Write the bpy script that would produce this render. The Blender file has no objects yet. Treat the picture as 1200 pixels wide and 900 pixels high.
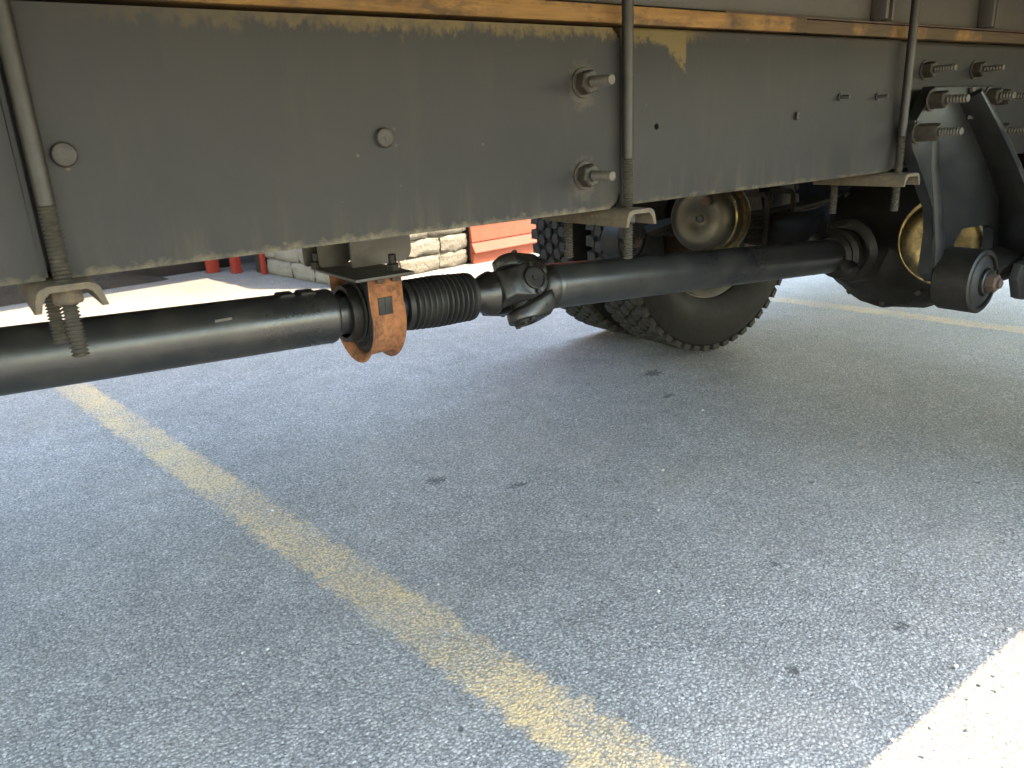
import bpy, bmesh, math, random
from mathutils import Vector, Matrix, noise as mnoise
R = math.radians
PI = math.pi
rnd = random.Random(7)
scene = bpy.context.scene

# ------------------------------------------------------------------ camera
# world: X runs along the truck (front to the left), Y away from the viewer, Z up
cam_d = bpy.data.cameras.new('camera'); cam = bpy.data.objects.new('camera', cam_d)
scene.collection.objects.link(cam); scene.camera = cam
cam_d.sensor_width = 36.0; cam_d.lens = 27.0
cam_d.dof.use_dof = True; cam_d.dof.focus_distance = 1.35; cam_d.dof.aperture_fstop = 11.0
cam_d.clip_start = 0.02; cam_d.clip_end = 1000.0
_ax = Vector((1340.0, -362.0, 900.0)).normalized()          # truck axis seen from the camera (right, down, ahead)
_ny = -900.0 * _ax.z / (_ax.x * 0.05 + _ax.y)
_dn = Vector((0.05 * _ny, _ny, 900.0)).normalized()          # straight down
_ay = _dn.cross(_ax)
if _ay.z < 0: _ay = -_ay
CAM_Z = 0.88
rgt = Vector((_ax.x, _ay.x, -_dn.x)); dwn = Vector((_ax.y, _ay.y, -_dn.y)); fwd = Vector((_ax.z, _ay.z, -_dn.z))
m = Matrix((rgt, -dwn, -fwd)).transposed().to_4x4(); m.translation = (0, 0, CAM_Z)
cam.matrix_world = m

# ------------------------------------------------------------------ sky, sun, exposure
SUN = Vector((0.31, -0.34, 1.0)).normalized()                # towards the sun
world = bpy.data.worlds.new('World'); scene.world = world; world.use_nodes = True
wn = world.node_tree.nodes; wl = world.node_tree.links
sky = wn.new('ShaderNodeTexSky'); sky.sky_type = 'NISHITA'; sky.sun_disc = False
sky.sun_elevation = math.asin(SUN.z); sky.sun_rotation = math.atan2(SUN.x, SUN.y)
sky.air_density = 2.2; sky.dust_density = 1.4; sky.ozone_density = 1.8
bg = wn['Background']; wl.new(sky.outputs[0], bg.inputs[0]); bg.inputs[1].default_value = 0.15
sd = bpy.data.lights.new('sun', 'SUN'); sd.energy = 2.0; sd.angle = R(0.5); sd.color = (1.0, 0.81, 0.53)
so = bpy.data.objects.new('sun', sd); scene.collection.objects.link(so)
so.rotation_euler = SUN.to_track_quat('Z', 'Y').to_euler(); so.location = SUN * 20
scene.view_settings.view_transform = 'Standard'; scene.view_settings.look = 'None'
scene.view_settings.gamma = 1.0; scene.view_settings.use_curve_mapping = False
scene.view_settings.exposure = 3.66
scene.render.engine = 'CYCLES'
scene.cycles.max_bounces = 6; scene.cycles.diffuse_bounces = 4; scene.cycles.glossy_bounces = 3

# ------------------------------------------------------------------ node helpers
class NT:
    def __init__(s, name):
        s.m = bpy.data.materials.new(name); s.m.use_nodes = True
        s.t = s.m.node_tree; s.b = s.t.nodes['Principled BSDF']
    def n(s, typ, **kw):
        o = s.t.nodes.new(typ)
        for k, v in kw.items():
            setattr(o, k, v)
        return o
    def l(s, a, b): s.t.links.new(a, b)
    def pos(s): return s.n('ShaderNodeNewGeometry').outputs['Position']
    def obj(s): return s.n('ShaderNodeTexCoord').outputs['Object']
    def mapping(s, v, scale=(1, 1, 1), loc=(0, 0, 0), rot=(0, 0, 0)):
        o = s.n('ShaderNodeMapping'); s.l(v, o.inputs[0])
        o.inputs['Scale'].default_value = scale; o.inputs['Location'].default_value = loc; o.inputs['Rotation'].default_value = rot
        return o.outputs[0]
    def noise(s, v, scale, detail=4, rough=0.55, dist=0.0):
        o = s.n('ShaderNodeTexNoise'); s.l(v, o.inputs['Vector'])
        o.inputs['Scale'].default_value = scale; o.inputs['Detail'].default_value = detail
        o.inputs['Roughness'].default_value = rough; o.inputs['Distortion'].default_value = dist
        return o.outputs['Fac']
    def voro(s, v, scale, feature='F1', out='Distance', rand=1.0):
        o = s.n('ShaderNodeTexVoronoi', feature=feature); s.l(v, o.inputs['Vector'])
        o.inputs['Scale'].default_value = scale; o.inputs['Randomness'].default_value = rand
        return o.outputs[out]
    def ramp(s, f, *stops):
        o = s.n('ShaderNodeValToRGB'); s.l(f, o.inputs[0]); e = o.color_ramp.elements
        while len(e) < len(stops): e.new(0.5)
        for i, (p, c) in enumerate(stops):
            e[i].position = p
            if not isinstance(c, (tuple, list)): c = (c, c, c)
            e[i].color = (*c, 1)
        return o.outputs[0]
    def rng(s, f, a, b, c=0.0, d=1.0):
        o = s.n('ShaderNodeMapRange'); s.l(f, o.inputs[0])
        for i, v in enumerate((a, b, c, d)): o.inputs[i + 1].default_value = v
        return o.outputs[0]
    def math(s, op, a, b=None, c=None):
        o = s.n('ShaderNodeMath', operation=op)
        for i, v in enumerate((a, b, c)):
            if v is None: continue
            if isinstance(v, (int, float)): o.inputs[i].default_value = v
            else: s.l(v, o.inputs[i])
        return o.outputs[0]
    def mix(s, f, a, b, mode='MIX'):
        o = s.n('ShaderNodeMix', data_type='RGBA', blend_type=mode)
        for k, v in ((0, f), (6, a), (7, b)):
            if isinstance(v, (int, float)): o.inputs[k].default_value = v
            elif isinstance(v, (tuple, list)): o.inputs[k].default_value = (*v, 1)
            else: s.l(v, o.inputs[k])
        return o.outputs[2]
    def bump(s, h, strength=0.3, dist=0.002, prev=None):
        o = s.n('ShaderNodeBump'); s.l(h, o.inputs['Height'])
        o.inputs['Strength'].default_value = strength; o.inputs['Distance'].default_value = dist
        if prev is not None: s.l(prev, o.inputs['Normal'])
        return o.outputs[0]
    def out(s, col=None, rough=None, metal=None, nrm=None, spec=None):
        for k, v in (('Base Color', col), ('Roughness', rough), ('Metallic', metal), ('Normal', nrm), ('Specular IOR Level', spec)):
            if v is None: continue
            i = s.b.inputs[k]
            if isinstance(v, (int, float)): i.default_value = v
            elif isinstance(v, (tuple, list)): i.default_value = (*v, 1)
            else: s.l(v, i)
        return s.m
    def sep(s, v):
        o = s.n('ShaderNodeSeparateXYZ'); s.l(v, o.inputs[0]); return o.outputs

def asphalt_nodes(t):
    """weathered asphalt in world coordinates: chips, binder, patches, oil spots; returns colour, roughness, normal, chip mask"""
    p = t.pos()
    w = t.n('ShaderNodeVectorMath', operation='ADD'); t.l(p, w.inputs[0])
    nz = t.n('ShaderNodeTexNoise'); t.l(p, nz.inputs['Vector']); nz.inputs['Scale'].default_value = 160; nz.inputs['Detail'].default_value = 2
    sc = t.n('ShaderNodeVectorMath', operation='SCALE'); t.l(nz.outputs['Color'], sc.inputs[0]); sc.inputs['Scale'].default_value = 0.005
    t.l(sc.outputs[0], w.inputs[1]); q = w.outputs[0]
    v1 = t.n('ShaderNodeTexVoronoi'); t.l(q, v1.inputs['Vector']); v1.inputs['Scale'].default_value = 170
    v2 = t.n('ShaderNodeTexVoronoi'); t.l(q, v2.inputs['Vector']); v2.inputs['Scale'].default_value = 330
    c1 = t.sep(v1.outputs['Color'])[0]; c2 = t.sep(v2.outputs['Color'])[1]
    tone = t.math('ADD', t.math('MULTIPLY', c1, 0.62), t.math('MULTIPLY', c2, 0.38))
    col = t.ramp(tone, (0.06, (0.150, 0.150, 0.152)), (0.36, (0.218, 0.217, 0.216)), (0.70, (0.266, 0.262, 0.257)), (0.96, (0.385, 0.377, 0.365)))
    cg = t.sep(v1.outputs['Color'])[1]
    col = t.mix(t.rng(cg, 0.955, 0.965, 0.0, 0.5), col, (0.48, 0.47, 0.45))
    col = t.mix(t.rng(c2, 0.925, 0.935, 0.0, 0.75), col, (0.055, 0.055, 0.056))
    col = t.mix(t.rng(t.noise(p, 420, 2, 0.6), 0.42, 0.66, 0.30, 0.0), col, (0.10, 0.10, 0.10))
    gap = t.rng(v1.outputs['Distance'], 0.30, 0.62, 1.0, 0.55)
    col = t.mix(1.0, col, t.ramp(gap, (0.0, 0.0), (1.0, 1.0)), 'MULTIPLY')
    big = t.noise(p, 1.4, 3, 0.6); mid = t.noise(p, 9.0, 3, 0.6)
    tonal = t.math('ADD', t.rng(big, 0.3, 0.7, 0.90, 1.18), t.rng(mid, 0.3, 0.7, -0.11, 0.11))
    cm = t.n('ShaderNodeCombineColor')
    for i in range(3): t.l(tonal, cm.inputs[i])
    col = t.mix(1.0, col, cm.outputs[0], 'MULTIPLY')
    # brown dust film
    col = t.mix(t.rng(t.noise(p, 2.6, 3, 0.65), 0.52, 0.75, 0.0, 0.22), col, (0.25, 0.22, 0.18))
    col = t.mix(1.0, col, (1.06, 1.0, 0.95), 'MULTIPLY')
    col = t.mix(t.rng(t.noise(p, 0.7, 4, 0.6, 0.6), 0.50, 0.70, 0.0, 0.22), col, (0.12, 0.118, 0.115))
    # oil drips and dark spots
    wv = t.n('ShaderNodeVectorMath', operation='SCALE'); t.l(nz.outputs['Color'], wv.inputs[0]); wv.inputs['Scale'].default_value = 0.016
    pw = t.n('ShaderNodeVectorMath', operation='ADD'); t.l(p, pw.inputs[0]); t.l(wv.outputs[0], pw.inputs[1])
    total = None
    for (x, y, rx, ry) in ((0.905, 1.672, 0.034, 0.026), (2.0, 1.94, 0.055, 0.034), (1.225, 0.572, 0.021, 0.016),
                           (1.23, 0.84, 0.016, 0.012), (1.92, 0.755, 0.013, 0.010), (1.85, 1.72, 0.028, 0.016),
                           (0.98, 0.62, 0.02, 0.012), (1.05, 1.50, 0.035, 0.014), (0.47, 0.86, 0.008, 0.007), (1.62, 1.02, 0.012, 0.009)):
        o = t.n('ShaderNodeVectorMath', operation='MULTIPLY_ADD'); t.l(pw.outputs[0], o.inputs[0])
        o.inputs[1].default_value = (1 / rx, 1 / ry, 0); o.inputs[2].default_value = (-(x + 0.008) / rx, -(y + 0.008) / ry, 0)
        ln = t.n('ShaderNodeVectorMath', operation='LENGTH'); t.l(o.outputs[0], ln.inputs[0])
        total = ln.outputs['Value'] if total is None else t.math('MINIMUM', total, ln.outputs['Value'])
    total = t.rng(t.math('ADD', total, t.rng(c1, 0, 1, -0.35, 0.45)), 0.55, 1.0, 1.0, 0.0)
    col = t.mix(t.math('MULTIPLY', total, 0.72), col, (0.018, 0.018, 0.018))
    h = t.math('ADD', t.math('MULTIPLY', t.rng(v1.outputs['Distance'], 0.15, 0.65, 1.0, 0.0), 1.0), t.math('MULTIPLY', t.rng(v2.outputs['Distance'], 0.1, 0.6, 1.0, 0.0), 0.4))
    h = t.math('ADD', h, t.math('MULTIPLY', c1, 0.9))
    nrm = t.bump(h, 0.65, 0.0018)
    rough = t.rng(c2, 0, 1, 0.62, 0.92)
    return col, rough, nrm, v1, c1, p

def M_asphalt():
    t = NT('asphalt'); col, rough, nrm, *_ = asphalt_nodes(t)
    return t.out(col, rough, None, nrm, 0.35)

def M_line(half):
    """worn yellow road paint: object x runs across the line; the asphalt shows where it has worn off"""
    t = NT('worn_yellow_paint'); col, rough, nrm, v1, c1, p = asphalt_nodes(t)
    o = t.sep(t.obj())
    e = t.math('ABSOLUTE', o[0]); e = t.math('ADD', e, t.rng(t.noise(p, 30, 4, 0.6), 0.3, 0.7, -0.018, 0.018))
    edge = t.rng(e, half - 0.016, half + 0.004, 1.0, 0.0)
    wear = t.math('ADD', t.math('MULTIPLY', t.noise(p, 95, 3, 0.6), 0.75), t.math('MULTIPLY', t.noise(p, 4.5, 4, 0.6), 0.90))
    wear = t.math('ADD', wear, t.math('MULTIPLY', v1.outputs['Distance'], 0.42))
    keep = t.rng(wear, 0.82, 1.14, 0.84, 0.14)
    f = t.math('MULTIPLY', edge, keep)
    pc = t.mix(t.noise(p, 14, 4, 0.6), (0.42, 0.285, 0.125), (0.51, 0.355, 0.175))
    return t.out(t.mix(f, col, pc), rough, None, nrm, 0.3)

def M_metal(name, base, var, rough=0.5, metal=0.0, dust=None, dustamt=0.5, dscale=14, bumpd=0.0006, streak=False, spec=0.5, fine=180, k=1.0):
    """painted / bare metal with tonal patches, fine grain and a dust film"""
    base, var = [tuple(c * k for c in v) for v in (base, var)]
    if dust is not None: dust = tuple(c * k for c in dust)
    t = NT(name); p = t.pos()
    q = t.mapping(p, (1, 1, 0.22)) if streak else p
    n1 = t.noise(q, dscale, 6, 0.6); n2 = t.noise(p, fine, 3, 0.6)
    col = t.mix(t.rng(n1, 0.3, 0.7), base, var)
    if dust is not None:
        f = t.math('MULTIPLY', t.rng(t.noise(q, dscale * 2.3, 6, 0.68), 0.45, 0.75), dustamt)
        f = t.math('ADD', f, t.math('MULTIPLY', t.rng(t.voro(p, fine * 0.6), 0.0, 0.16, 1.0, 0.0), 0.25 * dustamt))
        col = t.mix(f, col, dust)
    rg = t.math('ADD', t.rng(n1, 0.3, 0.7, rough - 0.07, rough + 0.09), t.rng(n2, 0.3, 0.7, -0.04, 0.04))
    return t.out(col, rg, metal, t.bump(n2, 0.35, bumpd), spec)

def M_rail():
    """dark chassis paint: dust along the lower edge, mustard overspray along the top edge, runs and chips"""
    t = NT('chassis_paint'); p = t.pos(); x, y, z = t.sep(p)
    st = t.mapping(p, (1, 1, 0.15))
    n1 = t.noise(p, 5.5, 6, 0.62); n2 = t.noise(st, 34, 5, 0.65); n3 = t.noise(p, 240, 2, 0.5)
    col = t.mix(t.rng(n1, 0.3, 0.7), (0.0172, 0.0171, 0.0174), (0.0240, 0.0236, 0.0232))
    col = t.mix(t.math('MULTIPLY', t.rng(n2, 0.52, 0.80), 0.28), col, (0.045, 0.038, 0.027))
    col = t.mix(t.rng(t.noise(p, 2.3, 4, 0.6, 0.4), 0.42, 0.68, 0.0, 0.55), col, (0.027, 0.0248, 0.0215))
    sx = t.noise(t.mapping(p, (3.0, 1, 0.6), rot=(0, 0.35, 0)), 60, 4, 0.7)
    col = t.mix(t.rng(sx, 0.66, 0.74, 0.0, 0.22), col, (0.05, 0.044, 0.034))
    hal = None
    for (bx_, bz_) in ((0.707, 0.937), (0.707, 0.820)):
        o = t.n('ShaderNodeVectorMath', operation='MULTIPLY_ADD'); t.l(p, o.inputs[0]); o.inputs[1].default_value = (1, 0, 0.8); o.inputs[2].default_value = (-bx_, 0, -(bz_ - 0.004) * 0.8)
        ln = t.n('ShaderNodeVectorMath', operation='LENGTH'); t.l(o.outputs[0], ln.inputs[0])
        hal = ln.outputs['Value'] if hal is None else t.math('MINIMUM', hal, ln.outputs['Value'])
    hal = t.math('ADD', hal, t.rng(t.noise(p, 120, 4, 0.7), 0.3, 0.7, -0.008, 0.008))
    col = t.mix(t.rng(hal, 0.018, 0.026, 0.50, 0.0), col, (0.055, 0.047, 0.036))
    # dust settled on the lower lip
    low = t.math('ADD', t.math('SUBTRACT', z, 0.772), t.rng(t.noise(p, 60, 5, 0.7), 0.3, 0.7, -0.007, 0.007))
    col = t.mix(t.rng(low, -0.004, 0.006, 0.75, 0.0), col, (0.10, 0.083, 0.053))
    col = t.mix(t.math('MULTIPLY', t.rng(low, 0.0, 0.055, 1.0, 0.0), t.math('MULTIPLY', t.rng(n2, 0.45, 0.75), 0.5)), col, (0.052, 0.043, 0.029))
    # ragged mustard paint left along the top edge, and one block right of the middle clamp
    top = t.math('SUBTRACT', z, t.math('ADD', 0.993, t.rng(t.noise(t.mapping(p, (1, 1, 0.5)), 90, 5, 0.75), 0.25, 0.75, -0.014, 0.014)))
    gate = t.rng(x, 0.10, 0.42)
    gate = t.math('MULTIPLY', gate, t.rng(x, 0.90, 0.97, 1.0, 0.12))
    yel = t.math('MULTIPLY', t.math('MULTIPLY', t.rng(top, -0.004, 0.006), gate), t.rng(t.noise(p, 38, 5, 0.7), 0.32, 0.55, 0.25, 0.9))
    bx = t.math('MULTIPLY', t.rng(x, 0.786, 0.789, 0, 1), t.rng(x, 0.909, 0.912, 1, 0))
    dropz = t.rng(x, 0.86, 0.905, 0.989, 0.958)
    wz = t.math('SUBTRACT', z, t.math('ADD', dropz, t.rng(t.noise(p, 90, 5, 0.75), 0.25, 0.75, -0.016, 0.016)))
    yel = t.math('MAXIMUM', yel, t.math('MULTIPLY', bx, t.rng(wz, -0.003, 0.006)))
    col = t.mix(yel, col, t.mix(n3, (0.092, 0.066, 0.026), (0.070, 0.053, 0.025)))
    # chips and spatter
    v = t.n('ShaderNodeTexVoronoi'); t.l(p, v.inputs['Vector']); v.inputs['Scale'].default_value = 42
    rare = t.rng(t.sep(v.outputs['Color'])[0], 0.86, 0.87); chip = t.math('MULTIPLY', rare, t.rng(v.outputs['Distance'], 0.05, 0.10, 1, 0))
    col = t.mix(t.math('MULTIPLY', chip, 0.55), col, (0.08, 0.07, 0.055))
    sv = t.n('ShaderNodeTexVoronoi'); t.l(t.mapping(p, (1, 1, 0.28)), sv.inputs['Vector']); sv.inputs['Scale'].default_value = 26
    run = t.math('MULTIPLY', t.rng(t.sep(sv.outputs['Color'])[1], 0.90, 0.91), t.rng(sv.outputs['Distance'], 0.03, 0.08, 1, 0))
    col = t.mix(t.math('MULTIPLY', run, 0.45), col, (0.09, 0.08, 0.062))
    nb = t.bump(t.noise(p, 9, 4, 0.5), 0.22, 0.006); nb = t.bump(n3, 0.25, 0.0004, nb)
    return t.out(col, t.rng(n1, 0.3, 0.7, 0.46, 0.60), 0.0, nb, 0.11)

def M_sill_wood():
    t = NT('ochre_sill'); p = t.pos()
    g = t.noise(t.mapping(p, (0.25, 1, 4)), 40, 6, 0.65); n1 = t.noise(p, 9, 5, 0.65)
    x = t.sep(p)[0]
    col = t.mix(t.rng(g, 0.3, 0.7), (0.195, 0.112, 0.038), (0.130, 0.070, 0.024))
    f = t.rng(t.math('ADD', n1, t.rng(x, 0.0, 1.0, 0.10, -0.07)), 0.50, 0.62)
    f2 = t.rng(t.math('ADD', n1, t.rng(x, 0.75, 1.5, -0.12, 0.12)), 0.47, 0.60)
    col = t.mix(t.math('MULTIPLY', t.math('MAXIMUM', t.math('MULTIPLY', f, t.rng(x, 0.1, 0.4, 1.0, 0.2)), f2), 0.85), col, (0.034, 0.028, 0.020))
    col = t.mix(t.rng(t.noise(t.mapping(p, (0.6, 1, 2)), 26, 6, 0.72), 0.50, 0.64, 0.0, 0.72), col, (0.045, 0.032, 0.020))
    return t.out(col, 0.8, 0, t.bump(g, 0.7, 0.002), 0.2)

def M_stone():
    t = NT('quarried_stone'); p = t.pos()
    n1 = t.noise(p, 7, 6, 0.65); n2 = t.noise(p, 90, 4, 0.7)
    oi = t.n('ShaderNodeObjectInfo').outputs['Random']
    col = t.mix(t.rng(n1, 0.3, 0.7), (0.145, 0.132, 0.108), (0.20, 0.182, 0.148))
    col = t.mix(t.rng(oi, 0, 1, 0.0, 0.35), col, (0.23, 0.19, 0.15))
    col = t.mix(t.rng(n2, 0.52, 0.72, 0, 0.55), col, (0.12, 0.11, 0.095))
    h = t.math('ADD', n2, t.math('MULTIPLY', t.noise(p, 30, 4, 0.6), 2.0))
    return t.out(col, 0.92, 0, t.bump(h, 0.8, 0.008), 0.2)

def M_plain(name, a, b, scale=20, rough=0.8, bd=0.002, bs=0.4, k=1.0, spec=0.35):
    a, b = [tuple(c * k for c in v) for v in (a, b)]
    t = NT(name); p = t.pos(); n1 = t.noise(p, scale, 5, 0.65)
    return t.out(t.mix(t.rng(n1, 0.3, 0.7), a, b), rough, 0, t.bump(t.noise(p, scale * 5, 4, 0.6), bs, bd), spec)

MAT = dict(
    asphalt=M_asphalt(), line=M_line(0.061), rail=M_rail(), wood=M_sill_wood(), stone=M_stone(),
    steel=M_metal('dusty_grey_steel', (0.085, 0.083, 0.078), (0.125, 0.115, 0.095), 0.5, 0.0, (0.20, 0.17, 0.12), 0.45, 24, k=0.26),
    rod=M_metal('clamp_rod_steel', (0.075, 0.072, 0.062), (0.11, 0.10, 0.08), 0.48, 0.15, (0.19, 0.165, 0.115), 0.45, 40, spec=0.35, k=0.15),
    tan=M_metal('mud_coated_steel', (0.085, 0.068, 0.046), (0.15, 0.115, 0.07), 0.75, 0.0, (0.26, 0.165, 0.075), 0.75, 55, k=0.38),
    sill=M_metal('body_sill_paint', (0.085, 0.082, 0.068), (0.150, 0.136, 0.098), 0.6, 0.0, (0.16, 0.10, 0.05), 0.35, 16, streak=True, k=0.25),
    hanger=M_metal('hanger_black_paint', (0.032, 0.035, 0.038), (0.052, 0.053, 0.052), 0.40, 0.0, (0.15, 0.13, 0.095), 0.30, 12, spec=0.28, k=0.17),
    shaft=M_metal('satin_black_paint', (0.014, 0.015, 0.017), (0.024, 0.025, 0.026), 0.33, 0.0, (0.085, 0.075, 0.060), 0.42, 7, fine=140, k=0.58),
    cast=M_metal('oily_cast_iron', (0.016, 0.0145, 0.013), (0.042, 0.034, 0.026), 0.52, 0.0, (0.12, 0.085, 0.05), 0.34, 22, bumpd=0.0015, fine=110, spec=0.3, k=0.18),
    yoke=M_metal('forged_black_steel', (0.015, 0.0145, 0.014), (0.036, 0.030, 0.025), 0.38, 0.0, (0.13, 0.095, 0.06), 0.40, 30, bumpd=0.001, fine=130, k=0.24),
    spring=M_metal('dull_spring_steel', (0.012, 0.011, 0.010), (0.022, 0.018, 0.014), 0.85, 0.0, (0.05, 0.036, 0.022), 0.4, 30, spec=0.1),
    fastener=M_metal('grimy_fastener_steel', (0.020, 0.018, 0.015), (0.036, 0.030, 0.022), 0.55, 0.0, (0.085, 0.062, 0.038), 0.55, 60, bumpd=0.0012, spec=0.3, k=0.62),
    thread=M_metal('scuffed_thread', (0.030, 0.028, 0.024), (0.050, 0.044, 0.034), 0.5, 0.0, (0.09, 0.07, 0.045), 0.4, 60, spec=0.3),
    rust=M_metal('orange_rust', (0.38, 0.135, 0.038), (0.11, 0.046, 0.024), 0.88, 0.0, (0.46, 0.20, 0.075), 0.8, 48, bumpd=0.0012, k=0.5),
    rustdark=M_metal('brown_rust', (0.12, 0.06, 0.03), (0.07, 0.045, 0.03), 0.8, 0.0, (0.24, 0.10, 0.04), 0.5, 50, bumpd=0.001, k=0.32),
    rubber=M_plain('black_rubber', (0.012, 0.012, 0.012), (0.024, 0.023, 0.022), 30, 0.48, 0.0006, 0.3, spec=0.2, k=0.7),
    tyre=M_metal('dusty_tyre_rubber', (0.020, 0.020, 0.020), (0.032, 0.031, 0.029), 0.72, 0.0, (0.11, 0.10, 0.085), 0.30, 18, bumpd=0.0008, spec=0.2, k=0.22),
    tread=M_metal('worn_tread_rubber', (0.030, 0.029, 0.028), (0.055, 0.052, 0.048), 0.75, 0.0, (0.15, 0.135, 0.11), 0.55, 30, bumpd=0.0008, spec=0.2, k=0.36),
    gold=M_metal('yellow_zinc_plate', (0.55, 0.40, 0.15), (0.24, 0.18, 0.09), 0.36, 0.75, (0.07, 0.055, 0.038), 1.0, 26, k=0.36),
    golddirty=M_metal('dirty_zinc_plate', (0.20, 0.155, 0.09), (0.11, 0.095, 0.075), 0.46, 0.55, (0.13, 0.11, 0.08), 0.5, 18, k=0.24),
    rim=M_metal('rim_paint', (0.20, 0.19, 0.17), (0.30, 0.28, 0.25), 0.5, 0.0, (0.12, 0.10, 0.07), 0.6, 16, k=0.5),
    zinc=M_metal('worn_bright_thread', (0.16, 0.15, 0.13), (0.26, 0.24, 0.20), 0.42, 0.5, (0.09, 0.08, 0.06), 0.6, 60, k=0.26),
    deck=M_plain('underbody_boards', (0.42, 0.39, 0.34), (0.55, 0.52, 0.46), 8, 0.7),
    boxpaint=M_plain('cargo_body_paint', (0.30, 0.31, 0.30), (0.36, 0.36, 0.35), 3, 0.5, 0.0005, 0.2),
    redboard=M_plain('red_board_paint', (0.36, 0.066, 0.026), (0.42, 0.085, 0.036), 12, 0.6, 0.0015, 0.4, k=0.58),
    redpost=M_plain('red_post_paint', (0.33, 0.035, 0.02), (0.38, 0.05, 0.028), 12, 0.6, 0.0015, 0.4, k=0.6),
    darkwood=M_plain('shade_dark_wood', (0.022, 0.016, 0.012), (0.040, 0.028, 0.020), 9, 0.85, k=0.6),  # shade of the open bay put into the wood colour
    umber=M_plain('dark_umber', (0.035, 0.026, 0.019), (0.060, 0.045, 0.033), 14, 0.95, 0.02, 0.9, k=0.6),
    mortar=M_plain('dark_mortar', (0.07, 0.062, 0.052), (0.11, 0.10, 0.085), 40, 0.95),
    shingle=M_plain('brown_shingle', (0.09, 0.06, 0.045), (0.13, 0.09, 0.07), 12, 0.9),
    grit=M_plain('pale_grit', (0.22, 0.21, 0.19), (0.42, 0.40, 0.36), 60, 0.85),
    hose=M_plain('black_air_hose', (0.015, 0.015, 0.016), (0.028, 0.028, 0.028), 30, 0.5, k=0.6),
)

# ------------------------------------------------------------------ object helpers
def setp(o, label=None, cat=None, group=None, kind=None):
    for k, v in (('label', label), ('category', cat), ('group', group), ('kind', kind)):
        if v: o[k] = v
    return o
def empty(name, loc=(0, 0, 0), rz=0):
    o = bpy.data.objects.new(name, None); scene.collection.objects.link(o)
    o.location = loc; o.rotation_euler.z = rz; o.empty_display_size = 0.1
    return o
def link(name, me, parent=None, label=None, mat=None, loc=None, rot=None, scl=None):
    o = bpy.data.objects.new(name, me); scene.collection.objects.link(o)
    if parent is not None:
        o.parent = parent
        if parent.type == 'EMPTY': o.matrix_parent_inverse = parent.matrix_basis.inverted()
    if loc is not None: o.location = loc
    if rot is not None: o.rotation_euler = rot
    if scl is not None: o.scale = scl
    if label: o['label'] = label
    return o
def mesh_of(bm, name, mat, smooth=True, ang=35):
    bmesh.ops.recalc_face_normals(bm, faces=bm.faces)
    me = bpy.data.meshes.new(name); bm.to_mesh(me); bm.free()
    if mat is not None: me.materials.append(MAT[mat] if isinstance(mat, str) else mat)
    if smooth:
        me.shade_smooth(); me.set_sharp_from_angle(angle=R(ang))
    return me
def put(name, bm, mat, parent=None, label=None, smooth=True, ang=35):
    return link(name, mesh_of(bm, name, mat, smooth, ang), parent, label)
def NB(): return bmesh.new()
def box(bm, x0, x1, y0, y1, z0, z1, bev=0.0, seg=2):
    vs = [bm.verts.new((x, y, z)) for x in (x0, x1) for y in (y0, y1) for z in (z0, z1)]
    fs = [bm.faces.new([vs[i] for i in f]) for f in ((0, 1, 3, 2), (4, 6, 7, 5), (0, 4, 5, 1), (2, 3, 7, 6), (0, 2, 6, 4), (1, 5, 7, 3))]
    if bev > 0:
        es = list({e for f in fs for e in f.edges})
        bmesh.ops.bevel(bm, geom=es, offset=bev, segments=seg, profile=0.5, affect='EDGES')
    return bm
def frame_from(axis):
    a = Vector(axis).normalized(); u = a.orthogonal().normalized()
    if abs(a.z) < 0.9: u = Vector((0, 0, 1)).cross(a).normalized()
    return a, u, a.cross(u)
def lathe(bm, prof, origin, axis, n=32, rot=0.0, closed=False, a0=0.0, a1=2 * PI):
    """prof: list of (t along axis, radius)"""
    a, u, v = frame_from(axis); o = Vector(origin); rings = []
    full = abs(a1 - a0 - 2 * PI) < 1e-6; cnt = n if full else n + 1
    for (t, r) in prof:
        if r < 1e-6: rings.append([bm.verts.new(o + a * t)]); continue
        rings.append([bm.verts.new(o + a * t + (u * math.cos(q) + v * math.sin(q)) * r) for q in [rot + a0 + (a1 - a0) * i / n for i in range(cnt)]])
    pairs = list(zip(rings[:-1], rings[1:]))
    if closed: pairs.append((rings[-1], rings[0]))
    for A, B in pairs:
        for i in range(n):
            j = (i + 1) % cnt
            if len(A) == 1 and len(B) == 1: continue
            if len(A) == 1: bm.faces.new((A[0], B[i], B[j]))
            elif len(B) == 1: bm.faces.new((A[i], A[j], B[0]))
            else: bm.faces.new((A[i], A[j], B[j], B[i]))
    return bm
def cyl(bm, p0, p1, r, n=24, bev=0.0, r1=None):
    d = Vector(p1) - Vector(p0); L = d.length; r1 = r if r1 is None else r1
    if bev: pr = [(0, 0), (0, r - bev), (bev, r), (L - bev, r1), (L, r1 - bev), (L, 0)]
    else: pr = [(0, 0), (0, r), (L, r1), (L, 0)]
    return lathe(bm, pr, p0, d, n)
def thread(bm, p0, p1, r, pitch=0.0022, n=14):
    d = Vector(p1) - Vector(p0); L = d.length; k = max(2, int(L / pitch)); pr = [(0, 0)]
    for i in range(k):
        pr += [(L * (i + 0.05) / k, r * 0.64), (L * (i + 0.5) / k, r)]
    pr += [(L, r * 0.64), (L, 0)]
    return lathe(bm, pr, p0, d, n)
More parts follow.
